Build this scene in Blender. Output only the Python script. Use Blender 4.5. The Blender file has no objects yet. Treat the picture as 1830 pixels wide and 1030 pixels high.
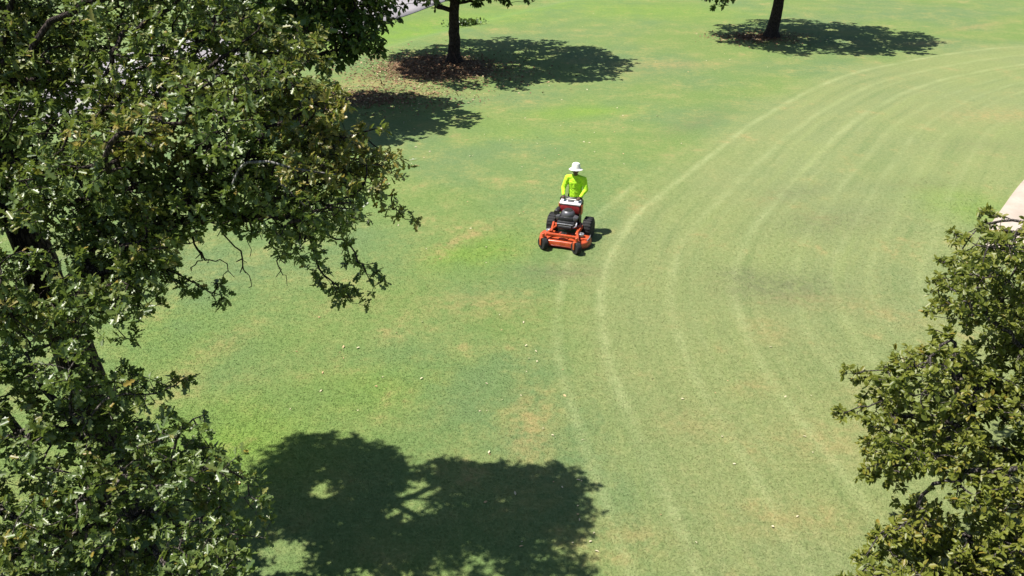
import bpy, bmesh, math, random
import numpy as np
from mathutils import Vector, Matrix
R = math.radians
scene = bpy.context.scene
COL = scene.collection

# ------------------------------------------------------------------ camera
CAM_H, PITCH, FPX = 8.0, 28.5, 1436.0
cam_d = bpy.data.cameras.new('camera'); cam = bpy.data.objects.new('camera', cam_d); COL.objects.link(cam)
cam.location = (0, 0, CAM_H); cam.rotation_euler = (R(90 - PITCH), 0, 0)
cam_d.sensor_width = 36; cam_d.lens = 36 * FPX / 1830; cam_d.clip_end = 3000
scene.camera = cam
# ------------------------------------------------------------------ sky, sun, exposure
SUN_EL, SUN_AZ = 64.0, 92.0          # sun high on the left; azimuth measured from +Y towards -X
w = bpy.data.worlds.new('World'); scene.world = w; w.use_nodes = True
nt = w.node_tree; nt.nodes.clear()
sky = nt.nodes.new('ShaderNodeTexSky'); sky.sky_type = 'NISHITA'; sky.sun_disc = False
sky.sun_elevation = R(SUN_EL); sky.sun_rotation = R(-SUN_AZ); sky.altitude = 150
bg = nt.nodes.new('ShaderNodeBackground'); bg.inputs[1].default_value = 0.065
out = nt.nodes.new('ShaderNodeOutputWorld')
nt.links.new(sky.outputs[0], bg.inputs[0]); nt.links.new(bg.outputs[0], out.inputs[0])
sd = bpy.data.lights.new('sun', 'SUN'); sun = bpy.data.objects.new('sun', sd); COL.objects.link(sun)
sd.energy = 4.9; sd.angle = R(0.55); sd.color = (1.0, 0.955, 0.88)
to_sun = Vector((-math.sin(R(SUN_AZ)) * math.cos(R(SUN_EL)), math.cos(R(SUN_AZ)) * math.cos(R(SUN_EL)), math.sin(R(SUN_EL))))
sun.rotation_euler = to_sun.to_track_quat('Z', 'Y').to_euler(); sun.location = (-20, 0, 40)
scene.view_settings.view_transform = 'Standard'; scene.view_settings.look = 'None'
scene.view_settings.exposure = 0.9; scene.view_settings.gamma = 1
scene.view_settings.use_curve_mapping = False

# ------------------------------------------------------------------ measuring helpers
cp, sp = math.cos(R(PITCH)), math.sin(R(PITCH))
def ray(px, py):
    u, v = (px - 915) / FPX, (515 - py) / FPX
    return np.array([u, cp + v * sp, -sp + v * cp])
def at(px, py, Y):
    d = ray(px, py); return np.array([0, 0, CAM_H]) + d * (Y / d[1])
def ground(px, py, z=0.0):
    d = ray(px, py); return np.array([0, 0, CAM_H]) + d * ((z - CAM_H) / d[2])
def proj(p):
    p = np.atleast_2d(p); x, y, z = p[:, 0], p[:, 1], p[:, 2] - CAM_H
    dep = y * cp - z * sp; dep = np.where(dep < .2, .2, dep)
    return np.stack([915 + FPX * x / dep, 515 - FPX * (y * sp + z * cp) / dep], 1), dep
def shadow(p):
    p = np.atleast_2d(p); t = p[:, 2:3] / to_sun.z
    return p - t * np.array(to_sun)
def inside(pts, poly):
    poly = np.array(poly, float); x, y = pts[:, 0], pts[:, 1]; r = np.zeros(len(pts), bool); j = len(poly) - 1
    for i in range(len(poly)):
        xi, yi = poly[i]; xj, yj = poly[j]
        c = ((yi > y) != (yj > y)) & (x < (xj - xi) * (y - yi) / (yj - yi + 1e-12) + xi)
        r ^= c; j = i
    return r

# ------------------------------------------------------------------ object helpers
def tag(o, label=None, cat=None, group=None, kind=None):
    if label: o['label'] = label
    if cat: o['category'] = cat
    if group: o['group'] = group
    if kind: o['kind'] = kind
    return o
def empty(name, loc, rz=0):
    o = bpy.data.objects.new(name, None); COL.objects.link(o); o.location = loc; o.rotation_euler = (0, 0, rz)
    o.empty_display_size = .2
    return o
def link(name, me, mat, parent=None, smooth=False):
    if mat is not None and not len(me.materials): me.materials.append(mat)
    o = bpy.data.objects.new(name, me); COL.objects.link(o)
    if parent: o.parent = parent
    if smooth:
        me.polygons.foreach_set('use_smooth', [True] * len(me.polygons))
    return o
def raw_mesh(name, verts, faces=None, loops=None, starts=None):
    me = bpy.data.meshes.new(name)
    verts = np.asarray(verts, np.float32)
    if loops is None:
        faces = np.asarray(faces, np.int32); k = faces.shape[1]
        loops = faces.ravel(); starts = np.arange(len(faces), dtype=np.int32) * k
    me.vertices.add(len(verts)); me.vertices.foreach_set('co', verts.ravel())
    me.loops.add(len(loops)); me.loops.foreach_set('vertex_index', np.asarray(loops, np.int32))
    me.polygons.add(len(starts)); me.polygons.foreach_set('loop_start', np.asarray(starts, np.int32))
    me.update(calc_edges=True); me.validate()
    return me
def fattr(me, name, vals, dom='POINT'):
    a = me.attributes.new(name, 'FLOAT', dom); a.data.foreach_set('value', np.asarray(vals, np.float32).ravel())

# ------------------------------------------------------------------ material helpers
class NT:
    def __init__(s, name):
        s.m = bpy.data.materials.new(name); s.m.use_nodes = True; s.t = s.m.node_tree
        s.b = s.t.nodes['Principled BSDF']; s.o = s.t.nodes['Material Output']
    def n(s, typ, **kw):
        nd = s.t.nodes.new(typ)
        for k, v in kw.items(): setattr(nd, k, v)
        return nd
    def put(s, sock, v):
        if hasattr(v, 'is_output') or isinstance(v, bpy.types.NodeSocket): s.t.links.new(v, sock)
        elif v is not None:
            if isinstance(v, (tuple, list)) and len(v) == 3 and sock.type == 'RGBA': v = (*v, 1)
            sock.default_value = v
    def noise(s, vec, scale, detail=3, rough=.55, dist=0):
        nd = s.n('ShaderNodeTexNoise'); s.put(nd.inputs['Vector'], vec)
        nd.inputs['Scale'].default_value = scale; nd.inputs['Detail'].default_value = detail
        nd.inputs['Roughness'].default_value = rough; nd.inputs['Distortion'].default_value = dist
        return nd.outputs['Fac']
    def ramp(s, f, lo, hi, a=0., b=1.):
        nd = s.n('ShaderNodeMapRange'); nd.clamp = True; nd.interpolation_type = 'SMOOTHSTEP'
        s.put(nd.inputs[0], f); nd.inputs[1].default_value = lo; nd.inputs[2].default_value = hi
        nd.inputs[3].default_value = a; nd.inputs[4].default_value = b
        return nd.outputs[0]
    def math(s, op, a, b=0.):
        nd = s.n('ShaderNodeMath', operation=op); s.put(nd.inputs[0], a); s.put(nd.inputs[1], b); return nd.outputs[0]
    def mix(s, f, a, b, mode='MIX'):
        nd = s.n('ShaderNodeMix', data_type='RGBA', blend_type=mode); nd.clamp_factor = True
        s.put(nd.inputs[0], f); s.put(nd.inputs[6], a); s.put(nd.inputs[7], b); return nd.outputs[2]
    def attr(s, name):
        nd = s.n('ShaderNodeAttribute', attribute_name=name); return nd.outputs['Fac']
    def pos(s): return s.n('ShaderNodeNewGeometry').outputs['Position']
    def bump(s, h, strength=.5, dist=.02):
        nd = s.n('ShaderNodeBump'); s.put(nd.inputs['Height'], h); nd.inputs['Strength'].default_value = strength
        nd.inputs['Distance'].default_value = dist; s.t.links.new(nd.outputs[0], s.b.inputs['Normal'])
    def fin(s, col=None, rough=None, spec=None, metal=None):
        if col is not None: s.put(s.b.inputs['Base Color'], col)
        if rough is not None: s.put(s.b.inputs['Roughness'], rough)
        if spec is not None: s.put(s.b.inputs['Specular IOR Level'], spec)
        if metal is not None: s.put(s.b.inputs['Metallic'], metal)
        return s.m

def paint(name, col, rough=.4, metal=0., var=.25, scale=9., spec=.5, dirt=None):
    t = NT(name); tc = t.n('ShaderNodeTexCoord').outputs['Object']
    f = t.noise(tc, scale, 4); c2 = tuple(c * (1 - var) for c in col)
    c = t.mix(t.ramp(f, .35, .65), c2, col)
    if dirt:
        c = t.mix(t.ramp(t.noise(tc, scale * 2.3, 5, .7), .52, .74, 0, .7), c, dirt)
    rr = t.ramp(t.noise(tc, scale * 3, 3), .3, .7, max(0, rough - .1), min(1, rough + .12))
    return t.fin(c, rr, spec, metal)

def leaf_mat(name, dark, mid, light, dry, rough=.42, spec=.5, trans=.28):
    t = NT(name); a = t.attr('tint'); d = t.attr('dry'); p = t.pos()
    big = t.noise(p, .9, 2)
    f = t.math('ADD', t.math('MULTIPLY', a, .75), t.math('MULTIPLY', big, .35))
    c = t.mix(t.ramp(f, .15, .55), dark, mid)
    c = t.mix(t.ramp(f, .55, .95), c, light)
    c = t.mix(t.ramp(d, .1, .95), c, dry)
    geo = t.n('ShaderNodeNewGeometry')
    c = t.mix(t.math('MULTIPLY', geo.outputs['Backfacing'], .35), c, (.115, .155, .06))
    t.fin(c, rough, spec)
    tr = t.n('ShaderNodeBsdfTranslucent')
    ct = t.mix(.6, c, (.16, .22, .02)); t.t.links.new(ct, tr.inputs[0])
    mx = t.n('ShaderNodeMixShader'); mx.inputs[0].default_value = trans
    t.t.links.new(t.b.outputs[0], mx.inputs[1]); t.t.links.new(tr.outputs[0], mx.inputs[2])
    t.t.links.new(mx.outputs[0], t.o.inputs[0])
    return t.m

def bark_mat(name, a, b):
    t = NT(name); tc = t.n('ShaderNodeTexCoord').outputs['Object']
    mp = t.n('ShaderNodeMapping'); mp.inputs['Scale'].default_value = (1, 1, .22); t.t.links.new(tc, mp.inputs[0])
    v = t.n('ShaderNodeTexVoronoi'); v.feature = 'DISTANCE_TO_EDGE'; v.inputs['Scale'].default_value = 26
    t.t.links.new(mp.outputs[0], v.inputs['Vector'])
    f = t.ramp(v.outputs['Distance'], 0, .25)
    n = t.noise(mp.outputs[0], 14, 5, .65)
    c = t.mix(n, a, b); c = t.mix(f, tuple(x * .4 for x in a), c)
    t.bump(t.math('ADD', f, n), .8, .03)
    return t.fin(c, .9, .2)

# ------------------------------------------------------------------ terrain
CREST = [ground(560, 118)[:2], ground(699, 86)[:2], ground(809, 60)[:2], ground(887, 40)[:2], ground(965, 14)[:2]]
CREST = np.array(CREST)
c_dir = (CREST[-1] - CREST[0]); c_dir /= np.linalg.norm(c_dir); c_nrm = np.array([-c_dir[1], c_dir[0]])
def crest_s(x, y): return (x - CREST[2, 0]) * c_nrm[0] + (y - CREST[2, 1]) * c_nrm[1]
def smooth(a, b, x): t = np.clip((x - a) / (b - a), 0, 1); return t * t * (3 - 2 * t)
def terrain(x, y):
    x = np.asarray(x, float); y = np.asarray(y, float)
    s = crest_s(x, y)
    z = -.42 * smooth(-.3, 2.6, s) + .42 * smooth(2.6, 8.5, s) + .10 * smooth(-6, -.3, s) - .10 * smooth(-.3, 2.6, s)
    z = z * smooth(24, 34, y) * (1 - smooth(10, 40, x))
    far = np.hypot(x, y)
    z = z + smooth(70, 260, far) * (2.5 + 2.2 * np.sin(x * .011 + 1) * np.cos(y * .013))
    z = z + .03 * np.sin(x * .55 + .3 * y) * np.sin(y * .41 - .2 * x) * smooth(12, 20, far)
    return z

# mowing line (outermost wheel line) in ground metres
TR = np.array([ground(a, b)[:2] for a, b in [(1340, 1190), (1243, 1025), (1175, 850), (1112, 720), (1082, 640), (1072, 560), (1076, 500), (1092, 450),
     (1132, 392), (1205, 328), (1300, 252), (1400, 183), (1500, 138), (1620, 108), (1730, 92), (1830, 83), (2100, 66), (2600, 50)]])
def resample(P, n):
    d = np.r_[0, np.cumsum(np.linalg.norm(np.diff(P, axis=0), axis=1))]
    # Catmull-like smoothing by repeated corner cutting
    for _ in range(4):
        Q = [P[0]]
        for a, b in zip(P[:-1], P[1:]): Q += [.75 * a + .25 * b, .25 * a + .75 * b]
        P = np.array(Q + [P[-1]])
    d = np.r_[0, np.cumsum(np.linalg.norm(np.diff(P, axis=0), axis=1))]
    t = np.linspace(0, d[-1], n); return np.stack([np.interp(t, d, P[:, 0]), np.interp(t, d, P[:, 1])], 1), t
TRS, TRT = resample(TR, 420)
TRN = np.gradient(TRS, axis=0); TRN /= np.linalg.norm(TRN, axis=1)[:, None]
def track_uv(x, y):
    pts = np.stack([x, y], 1); u = np.empty(len(pts)); v = np.empty(len(pts))
    for i in range(0, len(pts), 20000):
        d = pts[i:i + 20000, None, :] - TRS[None]
        k = np.argmin((d ** 2).sum(2), 1); dd = d[np.arange(len(k)), k]; tg = TRN[k]
        u[i:i + 20000] = dd[:, 0] * tg[:, 1] - dd[:, 1] * tg[:, 0]
        v[i:i + 20000] = TRT[k] + (dd * tg).sum(1)
    return u, v

def graded(lo, hi, step, far, g=1.12):
    a = list(np.arange(lo, hi + 1e-6, step)); s = step
    x = hi
    while x < far: s *= g; x += s; a.append(x)
    x = lo; s = step; pre = []
    while x > -far: s *= g; x -= s; pre.append(x)
    return np.array(pre[::-1] + a)
gx = graded(-14, 22, .16, 900); gy = graded(4, 56, .16, 900)
GX, GY = np.meshgrid(gx, gy); fx, fy = GX.ravel(), GY.ravel(); GZ = terrain(fx, fy)
nx, ny = len(gx), len(gy)
ii = (np.arange(ny - 1)[:, None] * nx + np.arange(nx - 1)[None]).ravel()
gme = raw_mesh('lawn', np.stack([fx, fy, GZ], 1), np.stack([ii, ii + 1, ii + nx + 1, ii + nx], 1))
near = (np.abs(fx) < 60) & (fy > -20) & (fy < 90)
tu = np.full(len(fx), -20.); tv = np.zeros(len(fx))
tu[near], tv[near] = track_uv(fx[near], fy[near])
fattr(gme, 'track_u', tu); fattr(gme, 'track_v', tv)
def blobs(lst):
    o = np.zeros(len(fx))
    for px, py, rx, ry, ang, a in lst:
        c = ground(px, py); dx, dy = fx - c[0], fy - c[1]; ca, sa = math.cos(R(ang)), math.sin(R(ang))
        q = ((dx * ca + dy * sa) / rx) ** 2 + ((-dx * sa + dy * ca) / ry) ** 2
        o = np.maximum(o, a * np.exp(-q))
    return o
# straw-dry streaks, worn thin patches, lush patches, litter rings: real marks on this lawn
fattr(gme, 'straw', blobs([(830, 424, 1.1, .22, 48, 1), (1200, 116, 2.2, .6, 5, .75), (1745, 48, 2.6, .35, 30, .8), (1650, 78, 1.6, .5, 10, .8), (945, 770, .3, 1.0, 0, .8),
    (390, 620, .3, .9, -30, .5), (860, 545, 1.2, .5, 0, .55), (1580, 560, 1.0, .3, -30, .6), (1370, 590, .4, .5, 0, .6), (1450, 535, .6, .25, 0, .6),
    (690, 150, 2.4, .8, 15, .9), (760, 168, 1.2, .5, 15, .8), (1790, 205, 2.2, .8, 5, .7), (1350, 690, .5, .25, 20, .6), (640, 540, .8, .4, 0, .4), (1120, 130, 1.4, .4, 0, .4),
    (1480, 790, .9, .5, 0, .5), (1550, 700, .8, .4, 20, .4), (1230, 760, .7, .4, 0, .4), (925, 60, 2, .5, 20, .3), (1130, 960, .6, .35, 0, .5), (1420, 930, .9, .35, 0, .55)]))
fattr(gme, 'worn', blobs([(1390, 512, 1.2, .75, 0, .85), (1480, 395, 1.5, .8, 20, .6), (1000, 486, .9, .38, 0, .75), (1330, 492, .6, .4, 0, .8), (1240, 222, 2.0, .5, 45, .45),
    (1420, 345, 1.2, .5, 30, .5), (1640, 330, 1.3, .5, 10, .4), (760, 240, 1.5, .6, 0, .3), (1750, 260, 2, .8, 0, .3)]))
fattr(gme, 'lush', blobs([(850, 450, 1.3, .8, 30, .8), (1040, 200, 1.8, .8, 10, .8), (700, 45, 9, 3.2, 25, 1), (900, 20, 9, 2.5, 25, .8), (1150, 20, 6, 3, 0, .6),
    (400, 800, 1.6, 1.2, 0, .8), (300, 600, 1.5, 1.5, 0, .4), (1730, 370, 1.2, 1.4, 0, .7), (650, 700, 1.5, .8, 20, .45), (930, 240, 3, 1, 0, .3)]))
T1 = ground(812, 112); T2 = ground(1379, 66); T3 = np.array([-7.4, 27.0, 0.])
def ring(c, rx, ry, off): return np.exp(-(((fx - c[0] - off[0]) / rx) ** 2 + ((fy - c[1] - off[1]) / ry) ** 2) ** 1.5)
fattr(gme, 'mulch', np.maximum.reduce([ring(T1, 2.6, 2.5, (-.6, -1.0)), ring(T2, 1.3, .9, (-.7, -.1)), ring(T3, 2.4, 1.6, (1.8, 2.4)) * .62, .5 * ring(T1, 3.6, 1.5, (-2.2, -2.6))]))

def lawn_material():
    t = NT('lawn'); p = t.pos(); u = t.attr('track_u'); v = t.attr('track_v')
    n_big = t.noise(p, .16, 3, .5); n_mid = t.noise(p, .75, 5, .62); n_sm = t.noise(p, 4.0, 5, .65); n_f = t.noise(p, 26, 4, .7); n_ff = t.noise(p, 75, 3, .7)
    green = (.146, .210, .062); blue = (.128, .188, .078); yel = (.240, .250, .092); straw = (.32, .245, .11); worn = (.130, .138, .075)
    lush = (.150, .252, .036); mul = (.135, .072, .043)
    c = t.mix(t.ramp(n_big, .36, .66), green, blue)
    c = t.mix(t.ramp(t.math('ADD', t.math('MULTIPLY', n_mid, .6), t.math('MULTIPLY', n_sm, .4)), .42, .68, 0, .75), c, yel)
    # fresh-mown side is paler than the uncut side
    side = t.ramp(t.math('ADD', u, t.math('MULTIPLY', t.math('SUBTRACT', n_mid, .5), 1.6)), -1.6, .6)
    c = t.mix(t.math('MULTIPLY', side, .6), c, (.232, .246, .112))
    c = t.mix(t.math('MULTIPLY', t.attr('lush'), t.ramp(n_mid, .25, .6, .25, .85)), c, lush)
    # wheel lines pressed into the mown grass
    uw = t.math('ADD', u, t.math('MULTIPLY', t.math('SUBTRACT', t.noise(p, .3, 1), .5), .24))
    cr = t.n('ShaderNodeValToRGB'); el = cr.color_ramp
    lines = [(-.86, .15, .75), (0, .16, .95), (1.42, .17, .6), (1.85, .1, .25), (2.72, .17, .8), (3.1, .1, .3), (3.95, .16, .4), (4.75, .14, .5), (5.5, .14, .3), (6.5, .16, .35)]
    stops = [(-2.0, 0)]
    for cc, hw, a in lines: stops += [(cc - hw, 0), (cc, a), (cc + hw, 0)]
    stops = [s for s in stops][:32]
    stops.sort()
    lo, hi = -2.0, 8.0
    for i, (x, a) in enumerate(stops):
        q = (x - lo) / (hi - lo)
        e = el.elements[i] if i < 2 else el.elements.new(q)
        e.position = q; e.color = (a, a, a, 1)
    t.put(cr.inputs[0], t.ramp_lin(uw, lo, hi) if hasattr(t, 'ramp_lin') else lin(t, uw, lo, hi))
    cb = t.n('ShaderNodeCombineXYZ'); t.put(cb.inputs[0], t.math('MULTIPLY', uw, 2.6)); t.put(cb.inputs[1], t.math('MULTIPLY', v, .12))
    st = t.noise(cb.outputs[0], 1.0, 3, .6)
    area = t.math('MULTIPLY', t.ramp(u, -1.2, -.4), t.ramp(u, 7.5, 12, 1, .15))
    c = t.mix(t.math('MULTIPLY', t.ramp(st, .46, .75, 0, .42), area), c, (.225, .262, .098))
    c = t.mix(t.math('MULTIPLY', t.ramp(st, .5, .25, 0, .34), area), c, (.098, .160, .052))
    brk = t.math('MULTIPLY', t.ramp(t.noise(p, .8, 5, .7), .34, .68, .22, 1), t.math('MAXIMUM', t.ramp(u, -.5, -.3), t.ramp(v, 13.2, 16.5, 1, .12)))
    c = t.mix(t.math('MULTIPLY', t.math('MULTIPLY', cr.outputs[0], brk), .64), c, (.345, .37, .18))
    dry = t.math('MULTIPLY', t.attr('straw'), t.ramp(n_sm, .32, .62, .1, .85)); c = t.mix(dry, c, straw)
    c = t.mix(t.ramp(t.math('ADD', n_mid, t.math('MULTIPLY', n_sm, .5)), .84, 1.04, 0, .55), c, straw)
    wr = t.math('MULTIPLY', t.attr('worn'), t.ramp(n_sm, .3, .62, .2, .85)); c = t.mix(wr, c, worn)
    mm = t.ramp(t.math('ADD', t.attr('mulch'), t.math('MULTIPLY', t.math('SUBTRACT', n_sm, .5), .9)), .38, .7, 0, .92); c = t.mix(mm, c, mul)
    # blade-scale grain
    n_g = t.noise(p, 11, 4, .75)
    c = t.mix(t.ramp(n_g, .62, .34, .0, .6), c, t.mix(1, c, (.70, .78, .66), 'MULTIPLY'))
    c = t.mix(t.ramp(n_g, .5, .74, .0, .5), c, t.mix(1, c, (1.3, 1.18, 1.2), 'MULTIPLY'))
    c = t.mix(t.ramp(n_f, .3, .72, .0, .6), c, t.mix(1, c, (.60, .66, .55), 'MULTIPLY'))
    c = t.mix(t.ramp(n_ff, .45, .75, .0, .5), c, t.mix(1, c, (1.38, 1.34, 1.3), 'MULTIPLY'))
    t.bump(t.math('ADD', t.math('MULTIPLY', n_f, .7), t.math('MULTIPLY', n_ff, .45)), .55, .05)
    return t.fin(c, .85, .18)
def lin(t, v, lo, hi):
    nd = t.n('ShaderNodeMapRange'); t.put(nd.inputs[0], v); nd.inputs[1].default_value = lo; nd.inputs[2].default_value = hi; return nd.outputs[0]
M_lawn = lawn_material()
lawn = link('lawn', gme, M_lawn, smooth=True); tag(lawn, 'mown lawn with curved wheel lines and dry patches', kind='structure')

def grass_blades():
    """short blades standing in the lawn, dense near the camera, thinning out with distance"""
    rng = np.random.default_rng(77); N = 850000
    y = 5.2 * (1 + rng.random(N) ** 1.1 * 4.2); half = .72 * y + 1.5
    x = rng.uniform(-1, 1, N) * half
    ok = (x < 16) & (x > -14)
    for n_ in (0,): x, y = x[ok], y[ok]
    mu = (ix := np.clip(np.searchsorted(gx, x) - 1, 0, nx - 2)), (iy := np.clip(np.searchsorted(gy, y) - 1, 0, ny - 2))
    ax = (x - gx[ix]) / (gx[ix + 1] - gx[ix]); ay = (y - gy[iy]) / (gy[iy + 1] - gy[iy])
    def look(f):
        g = f.reshape(ny, nx); return (g[iy, ix] * (1 - ax) + g[iy, ix + 1] * ax) * (1 - ay) + (g[iy + 1, ix] * (1 - ax) + g[iy + 1, ix + 1] * ax) * ay
    at_ = {}
    for nm in ('track_u', 'track_v', 'straw', 'worn', 'lush', 'mulch'):
        f = np.empty(len(fx), np.float32); gme.attributes[nm].data.foreach_get('value', f); at_[nm] = look(f)
    z = look(GZ); keep = (at_['mulch'] < .45) & (rng.random(len(z)) > smooth(9, 25, y))
    ux = path_clear(x, y); keep &= ux
    x, y, z = x[keep], y[keep], z[keep]; at_ = {k: v[keep] for k, v in at_.items()}
    n = len(x); th = rng.uniform(0, 6.283, n); h = rng.uniform(.008, .020, n) * (1 + .6 * at_['lush']); wd = (.0025 + .0003 * y) * rng.uniform(.7, 1.4, n)
    cx, sx = np.cos(th), np.sin(th); ln = rng.uniform(1.0, 2.6, n) * h; la = rng.uniform(0, 6.283, n)
    V = np.empty((n, 3, 3), np.float32)
    V[:, 0] = np.stack([x - cx * wd, y - sx * wd, z - .004], 1); V[:, 1] = np.stack([x + cx * wd, y + sx * wd, z - .004], 1)
    V[:, 2] = np.stack([x + np.cos(la) * ln, y + np.sin(la) * ln, z + h], 1)
    me = raw_mesh('grass', V.reshape(-1, 3), np.arange(n * 3).reshape(-1, 3))
    for k, v in at_.items(): fattr(me, k, np.repeat(v, 3))
    o = link('grass', me, M_lawn); tag(o, 'short cut grass blades covering the lawn', 'grass', kind='stuff')

# ------------------------------------------------------------------ road and path (slabs a little above the lawn, with thickness)
def strip(name, left, width, mat, lift=.03, side=1, step=.5):
    P, _ = resample(np.array(left, float), 160)
    tg = np.gradient(P, axis=0); tg /= np.linalg.norm(tg, axis=1)[:, None]; nr = np.stack([tg[:, 1], -tg[:, 0]], 1) * side
    k = 9; V = []; prof = [(0, -.12)] + [(width * i / (k - 1), lift) for i in range(k)] + [(width, -.12)]
    for i in range(len(P)):
        for a, z in prof:
            q = P[i] + nr[i] * a; V.append((q[0], q[1], float(terrain(q[0], q[1])) + z))
    m = len(prof); F = []
    for i in range(len(P) - 1):
        for j in range(m - 1): F.append((i * m + j, i * m + j + 1, (i + 1) * m + j + 1, (i + 1) * m + j))
    me = raw_mesh(name, V, F); o = link(name, me, mat); tag(o, kind='structure'); return o
def paving(name, a, b, crack):
    t = NT(name); p = t.pos()
    c = t.mix(t.ramp(t.noise(p, .8, 4), .35, .65), a, b)
    c = t.mix(t.ramp(t.noise(p, 9, 5, .7), .5, .75, 0, .5), c, crack)
    t.bump(t.noise(p, 60, 4, .7), .35, .01)
    return t.fin(c, .88, .25)
M_road = paving('road', (.23, .215, .225), (.28, .26, .27), (.19, .18, .18))
M_path = paving('path', (.34, .285, .235), (.41, .35, .295), (.26, .215, .165))
M_joint = paving('joint', (.16, .14, .11), (.2, .17, .13), (.12, .1, .08))
ra, rb = ground(675, 37), ground(757, 13)
d = (rb - ra)[:2]; d /= np.linalg.norm(d)
road = strip('road', [ra[:2] - d * 45, ra[:2], rb[:2], rb[:2] + d * 12 + np.array([-.3, .8]), rb[:2] + d * 70 + np.array([-6, 12])], 5.5, M_road, .035, side=-1)
road['label'] = 'pale grey road beyond the swale'
pa, pb = ground(1832, 314), ground(1771, 402)
d = (pa - pb)[:2]; d /= np.linalg.norm(d)
path = strip('path', [pb[:2] + np.array([11, -5.5]), pb[:2] + np.array([4.5, -3.4]), pb[:2] - d * 2.6 + np.array([1.0, -.3]), pb[:2] - d * 1.5, pb[:2] + d * .3, pa[:2], pa[:2] + d * 6 + np.array([.8, 0]), pa[:2] + d * 24 + np.array([8., 0])], 2.6, M_path, .03, side=1)
path['label'] = 'beige concrete path at the lawn edge'
pe = pb[:2]; pd = d
def path_clear(x, y):
    s_ = (x - pe[0]) * pd[1] - (y - pe[1]) * pd[0]; a_ = (x - pe[0]) * pd[0] + (y - pe[1]) * pd[1]
    return ~((s_ > -.03) & (a_ > -3.))
grass_blades()

# ------------------------------------------------------------------ leaves and trees
OAK = np.array([(0, 0, 0), (.30, .19, 0), (.42, .09, 0), (.60, .33, 0), (.72, .14, 0), (.90, .20, 0), (1, 0, 0), (.90, -.20, 0), (.72, -.14, 0), (.60, -.33, 0), (.42, -.09, 0), (.30, -.19, 0)], float)
OAK[:, 2] = .28 * np.abs(OAK[:, 1]) - .16 * OAK[:, 0] ** 2
OAK_F = [[0, 6, 5, 4, 3, 2, 1], [0, 11, 10, 9, 8, 7, 6]]
OVAL = np.array([(0, 0, 0), (.35, .24, .05), (.75, .2, .0), (1, 0, -.14), (.75, -.2, 0), (.35, -.24, .05)], float)
OVAL_F = [[0, 3, 2, 1], [0, 5, 4, 3]]
OVAL_F = [[0, 3, 2, 1], [0, 5, 4, 3]]
def leaf_frames(d, up):
    d = d / np.linalg.norm(d, axis=1)[:, None]
    s = np.cross(up, d); s /= (np.linalg.norm(s, axis=1)[:, None] + 1e-9); n = np.cross(d, s)
    return np.stack([d, s, n], 2)
def leaves_mesh(name, pos, frame, size, tint, dry, T, F):
    K = len(T); V = np.einsum('nij,kj->nki', frame, T) * size[:, None, None] + pos[:, None, :]
    N = len(pos); loops = np.concatenate([(np.arange(N)[:, None] * K + np.array(f)[None]) for f in F], 1).ravel()
    lens = np.tile([len(f) for f in F], N); starts = np.r_[0, np.cumsum(lens)[:-1]]
    me = raw_mesh(name, V.reshape(-1, 3), loops=loops, starts=starts)
    fattr(me, 'tint', np.repeat(tint, K)); fattr(me, 'dry', np.repeat(dry, K)); return me

def tubes(strands, name):
    V, F = [], []
    for pts, rad in strands:
        pts = np.asarray(pts, float); n = len(pts)
        if n < 2: continue
        k = 9 if rad[0] > .08 else (6 if rad[0] > .02 else 4)
        tg = np.gradient(pts, axis=0); tg /= (np.linalg.norm(tg, axis=1)[:, None] + 1e-9)
        ref = np.array([0.13, .9, .2]) if abs(tg[0][1]) < .8 else np.array([1., .1, 0])
        base = len(V)
        for i in range(n):
            a = np.cross(tg[i], ref); a /= np.linalg.norm(a) + 1e-9; b = np.cross(tg[i], a)
            for j in range(k):
                th = 2 * math.pi * j / k; V.append(pts[i] + rad[i] * (a * math.cos(th) + b * math.sin(th)))
        for i in range(n - 1):
            for j in range(k):
                j2 = (j + 1) % k; F.append((base + i * k + j, base + i * k + j2, base + (i + 1) * k + j2, base + (i + 1) * k + j))
    return raw_mesh(name, V, F)

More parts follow.
